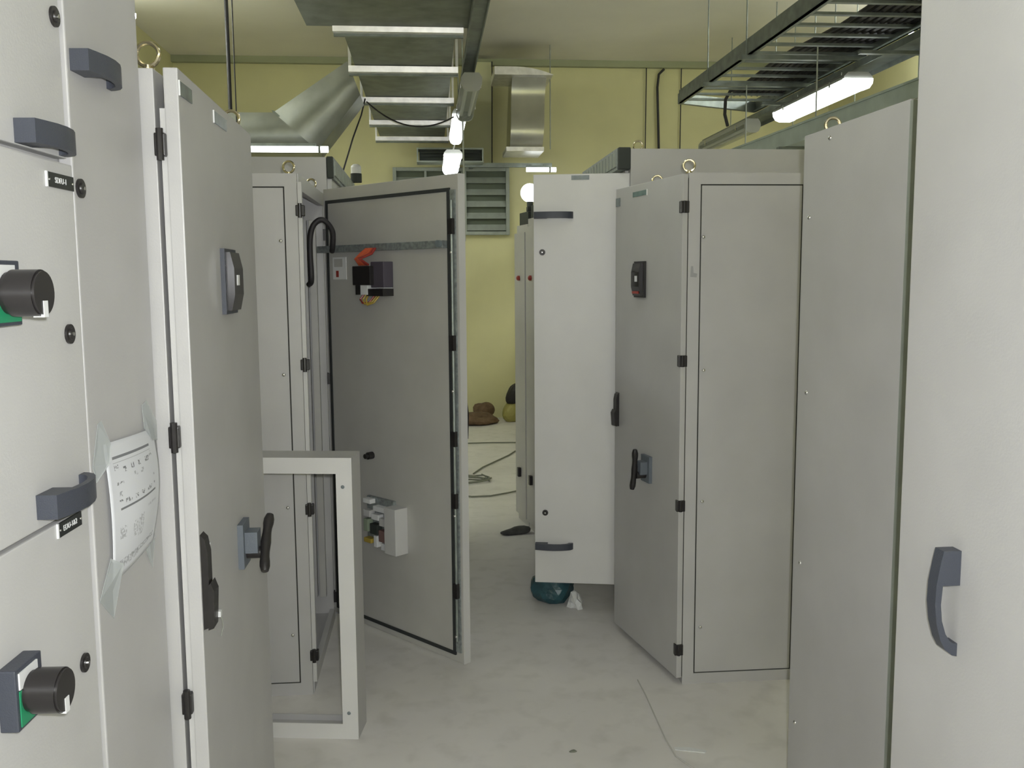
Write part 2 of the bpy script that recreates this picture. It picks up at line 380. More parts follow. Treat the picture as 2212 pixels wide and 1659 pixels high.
def branch_duct():
    t = thing('branch_duct', 'galvanised branch duct angling down from the main duct to the wall', 'duct', (0, 7.3, 0))
    def seg(p, name, dep=0.42):
        # p: four front corners (x,z) counter-clockwise; the front face bows out slightly
        mb = MB(); n = 6
        (ax, az), (bx, bz), (cx, cz), (dx, dz) = p
        F = []; B = []
        for i in range(n+1):
            s_ = i/n; by = -0.05*math.sin(PI*s_)
            F.append([mb.bm.verts.new((ax+(dx-ax)*s_, by, az+(dz-az)*s_)), mb.bm.verts.new((bx+(cx-bx)*s_, by, bz+(cz-bz)*s_))])
        for i in range(n): mb.bm.faces.new((F[i][0], F[i][1], F[i+1][1], F[i+1][0]))
        bk = [mb.bm.verts.new((x, dep, z)) for x, z in p]
        mb.bm.faces.new([F[0][0], bk[0], bk[1], F[0][1]]); mb.bm.faces.new([F[n][1], bk[2], bk[3], F[n][0]])
        mb.bm.faces.new([F[i][0] for i in range(n+1)]+[bk[3], bk[0]]); mb.bm.faces.new([F[i][1] for i in range(n, -1, -1)]+[bk[1], bk[2]])
        mb.bm.faces.new(bk[::-1])
        return mb.build(name, M['shiny2'], t, True)
    A, B, Cc, D = (-0.591, 3.23), (-0.50, 2.985), (-0.83, 2.572), (-1.151, 2.85)
    seg([Cc, B, A, D], 'sloping_section')
    seg([(-1.9, 2.57), Cc, D, (-1.9, 2.845)], 'level_section')
    mb = MB(); mb.hexa([(-0.84, -0.02, 2.562), (-0.82, -0.02, 2.562), (-0.82, 0.43, 2.562), (-0.84, 0.43, 2.562), (-1.161, -0.02, 2.86), (-1.141, -0.02, 2.86), (-1.141, 0.43, 2.86), (-1.161, 0.43, 2.86)])
    mb.build('seam', M['galv'], t)
    return t
M['shiny2'] = mat('satin_duct_sheet', (0.24, 0.25, 0.22), 0.4, 0.8, var=0.15, vscale=5, bump=0.08, bscale=18)
branch_duct()

def wall_duct():
    t = thing('wall_duct', 'shiny duct dropping down the back wall right of the aisle lights', 'duct', (1.02, 9.8, 0))
    mb = MB(); prof = []
    n = 24
    for i in range(n+1):
        s_ = i/n; z = 3.66-s_*0.71
        y = 0.05*math.sin(s_*PI*2.0) + 0.02
        prof.append((y, z))
    L = [mb.bm.verts.new((-0.14-0.03*(i/n), y, z)) for i, (y, z) in enumerate(prof)]
    Rr = [mb.bm.verts.new((0.215-0.045*(i/n), y, z)) for i, (y, z) in enumerate(prof)]
    Lb = [mb.bm.verts.new((-0.14-0.03*(i/n), 0.5, z)) for i, (y, z) in enumerate(prof)]
    Rb = [mb.bm.verts.new((0.215-0.045*(i/n), 0.5, z)) for i, (y, z) in enumerate(prof)]
    for i in range(n):
        mb.bm.faces.new((L[i], L[i+1], Rr[i+1], Rr[i])); mb.bm.faces.new((L[i], Lb[i], Lb[i+1], L[i+1])); mb.bm.faces.new((Rr[i], Rr[i+1], Rb[i+1], Rb[i]))
    mb.bm.faces.new((L[0], Rr[0], Rb[0], Lb[0])); mb.bm.faces.new((L[n], Lb[n], Rb[n], Rr[n]))
    mb.build('curved_section', M['shiny'], t, True)
    # top elbow, a curved lid
    mb = MB(); m_ = 8; A = []; B = []
    for i in range(m_+1):
        s_ = i/m_; x = -0.33+0.60*s_; z = 3.66+0.075*(1-(max(0, s_-0.35)/0.65)**2)
        A.append(mb.bm.verts.new((x, -0.10, z))); B.append(mb.bm.verts.new((x, 0.5, z)))
    a0 = [mb.bm.verts.new((v.co.x, -0.10, 3.655)) for v in A]; b0 = [mb.bm.verts.new((v.co.x, 0.5, 3.655)) for v in A]
    for i in range(m_):
        mb.bm.faces.new((A[i], A[i+1], B[i+1], B[i])); mb.bm.faces.new((a0[i], A[i], A[i+1], a0[i+1])) if True else None
        mb.bm.faces.new((b0[i], b0[i+1], B[i+1], B[i])); mb.bm.faces.new((a0[i], a0[i+1], b0[i+1], b0[i]))
    mb.bm.faces.new((a0[0], b0[0], B[0], A[0])); mb.bm.faces.new((a0[-1], A[-1], B[-1], b0[-1]))
    mb.build('top_elbow', M['galv_flange'], t)
    pbox('bottom_flange', M['galv_flange'], t, -0.21, 0.18, -0.03, 0.5, 2.905, 2.948)
    pbox('neck', M['dark'], t, -0.17, 0.165, 0.02, 0.48, 2.948, 2.965)
    MB().cyl((0.262, 0.1, 2.94), (0.262, 0.1, 4.0), 0.005, 8).build('hanger_rod', M['tray'], t)
    return t
wall_duct()

def diffuser():
    t = thing('air_diffuser', 'wide dark mouthed air diffuser at the end of the square duct', 'vent', (0.237, 10.05, 2.82))
    frame4y(MB(), -0.02, 0.22, -0.352, 0.352, 0.0, 0.15, 0.016).build('collar', M['louver'], t)
    pbox('mouth', M['dark'], t, -0.325, 0.325, 0.03, 0.21, 0.016, 0.134)
    for k in range(2):
        pbox('blade', M['dark'], t, -0.32, 0.32, -0.005, 0.06, 0.06+k*0.035, 0.066+k*0.035)
    return t
diffuser()

def louver():
    t = thing('louvred_vent', 'large grey louvred air vent on the back wall', 'vent', (0.258, 10.6, 2.085))
    W, Hh = 0.648, 0.742
    frame4y(MB(), -0.05, 0.018, -W, W, 0, Hh, 0.04, 0.004).build('outer_frame', M['louver'], t)
    MB().box(0.11, 0.165, -0.048, 0.018, 0.04, Hh-0.04).build('mullion', M['louver'], t)
    MB().box(-0.30, -0.275, -0.045, 0.018, 0.04, Hh-0.04).build('mullion', M['louver'], t)
    pbox('backing', M['ventdark'], t, -W+0.04, W-0.04, 0.004, 0.018, 0.04, Hh-0.04)
    n = 5
    for (x0, x1) in ((-W+0.04, -0.30), (-0.275, 0.11), (0.165, W-0.04)):
        for k in range(n):
            z = 0.05+k*(Hh-0.09)/n
            dz = (Hh-0.09)/n
            MB().hexa([(x0, -0.045, z), (x1, -0.045, z), (x1, -0.038, z), (x0, -0.038, z),
                       (x0, -0.010, z+dz*0.52), (x1, -0.010, z+dz*0.52), (x1, 0.0, z+dz*0.52), (x0, 0.0, z+dz*0.52)]).build('slat', M['louver'], t)
    return t
louver()

# bar along the back wall above the vent
t = thing('wall_rail', 'thin horizontal rail on the back wall above the vent', 'rail', (0.875, 10.3, 2.80))
pbox('bar', M['tray'], t, -0.475, 0.475, -0.02, 0.02, 0, 0.045)
for x in (-0.4, 0.4): pbox('bracket', M['tray'], t, x-0.02, x+0.02, 0.02, 0.32, 0.01, 0.035)

# ------------------------------------------------------------------ cable ladder, trunking
def ladder():
    t = thing('cable_ladder', 'grey ladder shaped cable tray hung below the ceiling', 'cable tray', (2.165, 3.6, 3.08))
    L = 4.45; W = 0.80
    for x in (0, W): 
        mb = MB(); mb.box(x-0.008, x+0.008, 0, L+(0.4 if x else 0), 0, 0.11); mb.box(x-0.008, x+0.03, 0, L+(0.4 if x else 0), 0, 0.008) if x == 0 else mb.box(x-0.03, x+0.008, 0, L+0.4, 0, 0.008)
        mb.build('side_rail', M['tray'], t)
    for k in range(19):
        y = 0.12+k*0.235
        pbox('rung', M['tray'], t, 0.0, W, y, y+0.034, 0.012, 0.028)
    MB().hexa([(-0.01, L-0.02, 0), (W, L+0.36, 0), (W, L+0.41, 0), (-0.01, L+0.03, 0), (-0.01, L-0.02, 0.085), (W, L+0.36, 0.085), (W, L+0.41, 0.085), (-0.01, L+0.03, 0.085)]).build('end_bar', M['tray'], t)
    for x, y in ((-0.02, 3.58), (-0.02, 2.70), (W+0.02, 3.58), (W+0.02, 2.7), (-0.02, 1.3), (W+0.02, 1.3)):
        MB().cyl((x, y, 0.0), (x, y, 0.92), 0.005, 8).build('hanger_rod', M['tray'], t)
    for y in (1.3, 2.7, 3.58):
        pbox('support', M['tray'], t, -0.06, W+0.06, y-0.02, y+0.02, -0.03, -0.001)
    return t
ladder()
for i in range(9):
    x = 2.53+i*0.05; r = 0.019+0.0025*(i % 3)
    pts = []
    for k in range(13):
        y = 3.55+k*0.36
        pts.append((x+0.016*math.sin(k*1.3), y, 3.08+0.030+r+0.010*(1+math.sin(k*0.9))))
    if i == 0:
        pts = pts[:12]+[(x-0.02, 7.75, 3.13), (x-0.03, 7.84, 3.08), (x-0.01, 7.92, 2.97), (x+0.03, 7.96, 2.88)]
    tag(MB().tube(pts, r if i else 0.014, 8).build('power_cable', M['cable'], None, True), 'thin black cable drooping off the end of the cable ladder' if i == 0 else 'black power cable lying in the cable ladder', 'cable', None if i == 0 else 'power cables in the cable ladder')

def trunking():
    t = thing('cable_trunking', 'pale square trunking running just above the near cabinet tops', 'trunking', (2.45, 3.5, 2.42), 0.04)
    pbox('trough', M['trunk'], t, -0.09, 0.09, 0, 4.2, 0, 0.10)
    pbox('lid', M['trunk'], t, -0.098, 0.098, 0, 4.2, 0.10, 0.112)
    for y in (0.9, 2.4, 3.6):
        MB().cyl((0.12, y, 0.02), (0.12, y, 0.625), 0.005, 8).build('hanger_rod', M['wire'], t)
        pbox('support', M['tray'], t, -0.13, 0.14, y-0.02, y+0.02, -0.03, -0.001)
    return t
trunking()
t = thing('cable_trough', 'grey cable trough beside the long lit tube light', 'cable tray', (3.30, 4.2, 2.72))
pbox('base', M['tray'], t, -0.12, 0.12, 0, 5.2, 0, 0.008)
for x in (-0.12, 0.114): pbox('side_rail', M['tray'], t, x, x+0.006, 0, 5.2, 0.008, 0.09)
for y in (0.8, 2.3, 3.3, 4.6):
    pbox('support', M['tray'], t, -0.14, 0.19, y-0.02, y+0.02, -0.03, -0.001)
    MB().cyl((0.165, y, -0.02), (0.165, y, 1.28), 0.005, 8).build('hanger_rod', M['tray'], t)
for i in range(4):
    x = 3.23+i*0.045
    tag(MB().tube([(x+0.01*math.sin(k), 4.3+k*0.6, 2.728+0.02+0.006*(1+math.sin(k*1.7))) for k in range(9)], 0.019, 8).build('power_cable', M['cable'], None, True), 'black power cable lying in the grey cable trough', 'cable', 'power cables in the cable trough')

# conduits and hanging wires
def rod(name, label, cat, pts, r, m):
    return tag(MB().tube(pts, r, 10).build(name, m, None, True), label, cat)
rod('conduit', 'black hanging conduit above the half open cabinet with a meter', 'conduit', [(-1.575, 7.85, 2.86), (-1.575, 7.85, 4.0)], 0.016, M['cable'])
rod('conduit', 'dark wall conduit bending away at the ceiling on the back wall', 'conduit', [(2.63, 10.58, 1.2), (2.61, 10.58, 3.0), (2.585, 10.58, 3.72), (2.60, 10.58, 3.86), (2.66, 10.58, 3.92)], 0.014, M['cable'])
for x, nm in ((2.45, 'thin wire down the back wall next to the bent conduit'), (2.85, 'thin wire down the back wall behind the end of the cable ladder'), (0.70, 'thin dark wire hanging beside the wall duct neck')):
    rod('wall_wire', nm, 'wire', [(x, 10.59 if x != 0.70 else 10.37, 2.2 if x != 0.70 else 2.84), (x+0.01, 10.59 if x != 0.70 else 10.37, 3.93)], 0.006, M['cable'])
def sag(p0, p1, d, n=14):
    p0, p1 = Vector(p0), Vector(p1)
    return [p0.lerp(p1, i/n)+Vector((0, 0, -d*4*(i/n)*(1-i/n))) for i in range(n+1)]
rod('drop_cable', 'dark cable hanging from the ducts to the cabinet top', 'cable', [(-0.50, 7.86, 3.06), (-0.53, 7.80, 2.92), (-0.57, 7.4, 2.68), (-0.60, 6.85, 2.38), (-0.61, 6.7, 2.28)], 0.006, M['cable'])
rod('lamp_cable', 'dark cable sagging between the ducts and the unlit light', 'cable', sag((-0.49, 7.88, 3.04), (0.21, 7.55, 2.87), 0.13), 0.006, M['cable'])
rod('hanging_wire', 'pale wire hanging straight down from the lights', 'wire', [(0.283, 7.62, 2.86), (0.285, 7.62, 2.6), (0.29, 7.62, 1.9)], 0.007, M['wire'])

# ------------------------------------------------------------------ left near cabinet with three compartments
def left_near():
    t = thing('switchgear_cabinet', 'nearest light grey cabinet with two round switches and taped paper', 'cabinet', (-0.545, 1.88, 0), -0.055)
    H = 2.30; A0 = -1.46
    pbox('body', M['paint'], t, -0.62, -0.024, A0, -0.04, 0.0, H)
    pbox('end_flange', M['paint'], t, -0.06, -0.024, -0.04, -0.002, 0.0, H)
    P = lambda a, n, z: (n, a, z)
    # wireway door
    wd = pbox('door', M['paint'], t, -0.022, 0.0, -0.317, 0.0, 0.08, H-0.03, 0.003)
    fnW = lambda off, a0, z0: (lambda l, n, d: (off+n, a0+l, z0+d))
    bow_handle(wd, fnW(0.0, -0.306, 1.949), 0.165, 0.034)
    lock(wd, (0.0, -0.296, 1.749), (1, 0, 0))
    # compartment doors, in a lighter copy of the paint
    specs = (('upper', 1.792, H-0.03, -0.005), ('middle', 1.241, 1.783, 0.0), ('lower', 0.62, 1.232, -0.005), ('bottom', 0.08, 0.612, -0.005))
    drs = {}
    for nm, z0, z1, n in specs:
        drs[nm] = pbox('door', M['paint_pale'], t, -0.022+n, n, -0.98, -0.324 if nm != 'middle' else -0.3195, z0, z1, 0.003)
        pbox('door', M['paint_pale'], t, -0.022+n, n, A0, -0.986, z0, z1, 0.003)
    bow_handle(drs['upper'], fnW(-0.005, -0.491, 1.811), 0.158, 0.034)
    bow_handle(drs['middle'], fnW(0.0, -0.508, 1.2745), 0.165, 0.036)
    lock(drs['upper'], (-0.005, -0.343, 2.004), (1, 0, 0))
    lock(drs['middle'], (0.0, -0.368, 1.518), (1, 0, 0))
    lock(drs['lower'], (-0.005, -0.374, 0.984), (1, 0, 0))
    # rotary switches
    for dn, n, zc in (('middle', 0.0, 1.585), ('lower', -0.005, 1.04)):
        d = drs[dn]; ac = -0.60
        pbox('switch_plate', M['handle'], d, n, n+0.025, ac-0.037, ac+0.037, zc-0.043, zc+0.043, 0.002)
        MB().box(n+0.0252, n+0.0268, ac-0.031, ac+0.031, zc-0.038, zc+0.012).build('switch_dial', M['green'], d)
        MB().box(n+0.0252, n+0.0275, ac-0.031, ac+0.02, zc+0.014, zc+0.037).build('switch_dial', M['white'], d)
        r = 0.031
        mb = MB().cyl((n+0.025, ac, zc), (n+0.034, ac, zc), r*0.9, 28)
        poly = [(r*math.cos(2*PI*k/32), r*math.sin(2*PI*k/32)) for k in range(32)]
        mb.prism(poly, lambda u, v, dd: (n+dd, ac+u, zc+v), 0.034, 0.070)
        mb.prism([(u*0.93, v*0.93) for u, v in poly], lambda u, v, dd: (n+dd, ac+u, zc+v), 0.070, 0.0735)
        mb.build('switch_knob', M['knob'], d, True)
        MB().box(n+0.060, n+0.0745, ac-0.006, ac+0.006, zc-r-0.0006, zc-0.010).build('knob_pointer', M['white'], d)
    # engraved plates
    for dn, n, a0, a1, z0, z1, txt, sz in (('middle', 0.0, -0.412, -0.324, 1.7415, 1.7635, 'SDFU-1', 0.0125), ('lower', -0.005, -0.437, -0.357, 1.2095, 1.2315, 'EDU-1&2', 0.0125)):
        d = drs[dn]
        plate(d, lambda a, nn, z: (n+nn, a, z), M['engraved'], a0, a1, z0, z1, 0.003)
        MB().box(n, n+0.0031, a0-0.0032, a0, z0-0.0005, z1+0.0005).build('plate_edge_glint', M['white'], d)  # white strip paints the light caught by the plate's near edge
        lettering(txt, sz, d, M['white'], (n+0.0033, (a0+a1)/2-0.002, (z0+z1)/2), (0, 1, 0), (0, 0, 1))
        for a in (a0+0.004, a1-0.004): screw(d, (n+0.003, a, (z0+z1)/2), (1, 0, 0), 0.002)
    eyebolt(t, (-0.10, -0.06, H), (0, 1, 0))
    return t
left_near()

# taped paper sheet
def paper_mat():
    m = bpy.data.materials.new('printed_sheet'); m.use_nodes = True; nt = m.node_tree; b = nt.nodes['Principled BSDF']; b.inputs['Roughness'].default_value = 0.6
    uv = nt.nodes.new('ShaderNodeUVMap'); uv.uv_map = 'UVMap'; sp = nt.nodes.new('ShaderNodeSeparateXYZ'); nt.links.new(uv.outputs[0], sp.inputs[0])
    nz = nt.nodes.new('ShaderNodeTexNoise'); nz.inputs['Scale'].default_value = 42; nz.inputs['Detail'].default_value = 2
    nt.links.new(uv.outputs[0], nz.inputs['Vector'])
    th = nt.nodes.new('ShaderNodeMath'); th.operation = 'GREATER_THAN'; th.inputs[1].default_value = 0.5; nt.links.new(nz.outputs['Fac'], th.inputs[0])
    acc = None
    def math_(op, a, b_, c=None):
        n = nt.nodes.new('ShaderNodeMath'); n.operation = op
        for i, v in enumerate((a, b_, c)):
            if v is None: continue
            if isinstance(v, (int, float)): n.inputs[i].default_value = v
            else: nt.links.new(v, n.inputs[i])
        return n.outputs[0]
    R_ = [(0.10, 0.80, 0.872, 0.892, 0.75, 0), (0.10, 0.80, 0.842, 0.847, 0.4, 0), (0.14, 0.84, 0.492, 0.508, 0.8, 0),
          (0.11, 0.17, 0.79, 0.83, .7, 1), (0.24, 0.29, 0.76, 0.80, .8, 1), (0.37, 0.42, 0.765, 0.805, .8, 1), (0.50, 0.54, 0.765, 0.805, .8, 1), (0.64, 0.74, 0.765, 0.805, .7, 1), (0.76, 0.82, 0.79, 0.83, .5, 1),
          (0.12, 0.22, 0.68, 0.70, .7, 1), (0.40, 0.46, 0.70, 0.735, .4, 1), (0.52, 0.58, 0.70, 0.735, .4, 1), (0.14, 0.18, 0.58, 0.63, .5, 1), (0.13, 0.19, 0.555, 0.57, .8, 1),
          (0.22, 0.32, 0.53, 0.565, .7, 1), (0.38, 0.43, 0.53, 0.565, .8, 1), (0.50, 0.55, 0.53, 0.565, .8, 1), (0.62, 0.74, 0.53, 0.565, .7, 1), (0.80, 0.83, 0.62, 0.64, .6, 1), (0.80, 0.83, 0.55, 0.57, .6, 1),
          (0.62, 0.86, 0.40, 0.42, .3, 1), (0.12, 0.22, 0.28, 0.37, .4, 1), (0.34, 0.42, 0.24, 0.36, .35, 1), (0.44, 0.54, 0.22, 0.38, .35, 1), (0.08, 0.9, 0.085, 0.125, .5, 1), (0.1, 0.5, 0.06, 0.085, .35, 1), (0.88, 0.91, 0.90, 0.94, .6, 1)]
    for u0, u1, v0, v1, s_, txt in R_:
        cu = math_('COMPARE', sp.outputs[0], (u0+u1)/2, (u1-u0)/2); cv = math_('COMPARE', sp.outputs[1], (v0+v1)/2, (v1-v0)/2)
        k = math_('MULTIPLY', math_('MULTIPLY', cu, cv), s_)
        if txt: k = math_('MULTIPLY', k, th.outputs[0])
        acc = k if acc is None else math_('MAXIMUM', acc, k)
    mx = nt.nodes.new('ShaderNodeMixRGB'); mx.inputs[1].default_value = (0.66, 0.675, 0.705, 1); mx.inputs[2].default_value = (0.05, 0.055, 0.06, 1)
    nt.links.new(acc, mx.inputs[0]); nt.links.new(mx.outputs[0], b.inputs['Base Color'])
    return m
def sheet():
    t = thing('paper_sheet', 'white printed sheet taped to the nearest cabinet, curling off it', 'paper', (-0.545, 1.88, 0), -0.055)
    bm = bmesh.new(); uvl = bm.loops.layers.uv.new('UVMap'); nu, nv = 20, 24
    TL, TR, BR, BL = (-0.272, 1.325), (-0.030, 1.315), (-0.062, 1.098), (-0.262, 1.078)
    g = []
    def pos(u, v):
        a = (1-u)*((1-v)*BL[0]+v*TL[0])+u*((1-v)*BR[0]+v*TR[0])
        z = (1-u)*((1-v)*BL[1]+v*TL[1])+u*((1-v)*BR[1]+v*TR[1])
        n = 0.004+0.020*math.sin(PI*u)**1.2*(0.35+0.65*math.sin(PI*v))*0.5+0.012*math.sin(PI*v)*(u*0.9+0.35*(1-u))
        a += 0.006*math.sin(PI*v)*(1 if u > .5 else 0.6)
        return (n, a, z)
    for j in range(nv+1):
        g.append([bm.verts.new(pos(i/nu, j/nv)) for i in range(nu+1)])
    for j in range(nv):
        for i in range(nu):
            f = bm.faces.new((g[j][i], g[j][i+1], g[j+1][i+1], g[j+1][i]))
            for lp, (u, v) in zip(f.loops, ((i, j), (i+1, j), (i+1, j+1), (i, j+1))): lp[uvl].uv = (u/nu, v/nv)
    me = bpy.data.meshes.new('sheet'); bm.to_mesh(me); bm.free(); me.materials.append(paper_mat())
    for p in me.polygons: p.use_smooth = True
    o = bpy.data.objects.new('sheet', me); C.objects.link(o); o.parent = t
    so = o.modifiers.new('thickness', 'SOLIDIFY'); so.thickness = 0.0006; so.offset = -1
    def tape(pl):
        mb = MB(); mb.prism([(a, z) for a, z, n in pl], lambda u, v, d: (d, u, v), 0.0, 0.0008)
        for vv, (a, z, n) in zip(list(mb.bm.verts), pl+pl): vv.co.x += n
        mb.build('tape', M['tape'], t)
    tape([(-0.312, 1.295, 0.001), (-0.300, 1.265, 0.001), (-0.262, 1.290, 0.009), (-0.248, 1.322, 0.007), (-0.268, 1.365, 0.001), (-0.282, 1.362, 0.001)])
    tape([(-0.078, 1.366, 0.001), (-0.082, 1.322, 0.005), (-0.060, 1.295, 0.011), (-0.024, 1.290, 0.008), (-0.012, 1.325, 0.004), (-0.052, 1.372, 0.001)])
    tape([(-0.315, 1.065, 0.001), (-0.268, 1.125, 0.004), (-0.235, 1.105, 0.012), (-0.238, 1.06, 0.003), (-0.262, 1.016, 0.001)])
    tape([(-0.098, 1.135, 0.009), (-0.062, 1.135, 0.009), (-0.048, 1.10, 0.002), (-0.066, 1.045, 0.001), (-0.098, 1.09, 0.002)])
    return t
sheet()

# ------------------------------------------------------------------ helper parts on doors: fn(l,n,z)->xyz in the door's own frame
def meter(parent, fn, l0, l1, z0, z1, case='handle'):
    def bx(name, m, a0, a1, n0, n1, c0, c1, smooth=False):
        mb = MB(); mb.hexa([fn(a0, n0, c0), fn(a1, n0, c0), fn(a1, n1, c0), fn(a0, n1, c0), fn(a0, n0, c1), fn(a1, n0, c1), fn(a1, n1, c1), fn(a0, n1, c1)])
        return mb.build(name, m, parent)
    bx('meter_case', M[case], l0, l1, 0, 0.010, z0, z1)
    lm = (l0+l1)/2; w2 = (l1-l0)/2-0.012
    prof = [(z0+0.008, 0.010), (z0+0.008, 0.020), (z0+(z1-z0)*0.3, 0.028), (z0+(z1-z0)*0.7, 0.028), (z1-0.008, 0.020), (z1-0.008, 0.010)]
    MB().prism(prof, lambda z, n, d: fn(lm+d, n, z), -w2, w2).build('meter_window', M['lens'], parent)
    bx('meter_glint', M['white'], lm-0.022, lm+0.0, 0.028, 0.0295, z0+(z1-z0)*0.44, z0+(z1-z0)*0.60)  # white patch painted as the glint on the meter window
    if case == 'black': bx('meter_button', M['red'], lm-0.03, lm+0.03, 0.024, 0.0275, z0+0.016, z0+0.026)
M['lens'] = mat('dark_meter_window', (0.012, 0.010, 0.010), 0.08)
def rotary(parent, fn, l, z, tilt=0.1, stand=0.055, L=0.075):
    def bx(name, m, a0, a1, n0, n1, c0, c1):
        mb = MB(); mb.hexa([fn(a0, n0, c0), fn(a1, n0, c0), fn(a1, n1, c0), fn(a0, n1, c0), fn(a0, n0, c1), fn(a1, n0, c1), fn(a1, n1, c1), fn(a0, n1, c1)])
        return mb.build(name, m, parent)
    bx('switch_plate', M['switch'], l-0.04, l+0.04, 0, 0.014, z-0.055, z+0.055)
    bx('switch_housing', M['switch'], l-0.024, l+0.024, 0.014, stand-0.010, z-0.02, z+0.032)
    MB().cyl(fn(l, 0.014, z-0.024), fn(l, stand, z-0.024), 0.015, 16).build('switch_shaft', M['black'], parent, True)
    pts = [fn(l+0.004*s_, stand+0.006, z+s_*L/6) for s_ in range(-6, 7)]
    pts = [Vector(p) for p in pts]
    mb = MB().tube([fn(l+tilt*L*k/6, stand+0.006+0.004*abs(k/6)**2, z+L*k/6) for k in range(-6, 7)], [0.009, 0.0125, 0.0125, 0.011, 0.011, 0.012, 0.013, 0.012, 0.011, 0.011, 0.013, 0.013, 0.009], 10)
    mb.build('switch_lever', M['black'], parent, True)
def swing_handle(parent, fn, l, z0, z1):
    z = lambda k: z0+(z1-z0)*k
    prof = [(z(0), 0), (z(0.02), 0.012), (z(0.30), 0.016), (z(0.45), 0.014), (z(0.80), 0.014), (z(0.95), 0.009), (z(1.0), 0.0)]
    MB().prism(prof, lambda zz, n, d: fn(l+d, n, zz), -0.016, 0.016).build('handle', M['black'], parent)
    prof = [(z(0.0), 0.010), (z(0.02), 0.021), (z(0.40), 0.025), (z(0.50), 0.018), (z(0.46), 0.012)]
    MB().prism(prof, lambda zz, n, d: fn(l+d, n, zz), -0.020, 0.020).build('handle_lever', M['black'], parent)

# ------------------------------------------------------------------ left cabinet with a meter, door just ajar
def left_meter():
    t = thing('meter_cabinet', 'grey cabinet with black meter and rotary handle, door just ajar', 'cabinet', (-0.475, 1.887, 0))
    pbox('body', M['paint'], t, -0.62, -0.047, 0.004, 0.80, 0.0, 2.005, 0.002)
    d = MB().box(-0.028, 0.0, 0.0, 0.735, 0.05, 2.006, 0.003).build('door', M['paint'], t)
    for v in d.data.vertices:
        if v.co.z > 1.9: v.co.z -= 0.016*v.co.y/0.735      # the door hangs a little at its free side
    pbox('door_lip', M['paint_pale'], d, -0.038, -0.028, 0.004, 0.73, 0.07, 1.93)
    fn = lambda l, n, z: (n, l, z)
    meter(d, fn, 0.30, 0.425, 1.522, 1.672)
    plate(d, fn, M['greyplate'], 0.004, 0.097, 1.955, 1.982); plate(d, fn, M['bluegrey'], 0.292, 0.42, 1.950, 1.976)
    for a0, z0, z1 in ((0.0038, 1.954, 1.983), (0.2905, 1.949, 1.977)): MB().box(0, 0.003, a0-0.0015, a0, z0, z1).build('plate_edge_glint', M['white'], d)  # near edges painted white, as if catching the flash
    rotary(d, fn, 0.40, 0.955, 0.85, 0.054, 0.058)
    swing_handle(d, fn, 0.022, 0.885, 1.085)
    pbox('tag', M['white'], d, 0.010, 0.0125, 0.038, 0.0395, 0.985, 1.06)
    MB().tube([(0.022, 0.045, 0.906), (0.024, 0.065, 0.885), (0.02, 0.088, 0.86), (0.012, 0.10, 0.835)], 0.0008, 6).build('seal_wire', M['wire'], d)
    pbox('lead_seal', M['white'], d, 0.018, 0.027, 0.040, 0.052, 0.899, 0.911)
    for z in (1.86, 1.29, 0.735, 0.17):
        mb = MB(); mb.box(-0.047, -0.026, -0.014, 0.006, z-0.022, z+0.022, 0.003); mb.cyl((-0.036, -0.012, z-0.03), (-0.036, -0.012, z+0.03), 0.007, 12)
        mb.build('hinge', M['black'], t)
    eyebolt(t, (-0.062, 0.028, 2.005), (0.1, 1, 0), 0.022, 0.0045, 0.0); eyebolt(t, (-0.056, 0.765, 2.005), (0.1, 1, 0), 0.022, 0.0045, 0.0)
    return t
left_meter()

# ------------------------------------------------------------------ left open cabinet
def side_panel(t, x0, x1, y, h, seam, edge_in, edge_out, screws, m):
    # panel face looking towards -y at y; frame strips and inset panel with dark seam
    mb = MB(); s0, s1 = seam
    frame4y(mb, y, y+0.012, x0, x1, 0.0, h, 0.001) if False else None
    mb.box(x0, edge_in, y, y+0.02, 0, h); mb.box(edge_out, x1, y, y+0.02, 0, h)
    mb.box(edge_in, edge_out, y, y+0.02, 0, s0); mb.box(edge_in, edge_out, y, y+0.02, s1, h)
    mb.build('side_frame', m, t)
    pbox('panel_seam', M['seam'], t, edge_in-0.001, edge_out+0.001, y+0.004, y+0.02, s0-0.001, s1+0.001)  # black lining deepens the shade in the gap round the panel
    pbox('side_panel', m, t, edge_in+0.005, edge_out-0.005, y, y+0.006, s0+0.005, s1-0.005)
    for x, z in screws: screw(t, (x, y, z), (0, -1, 0), 0.007)

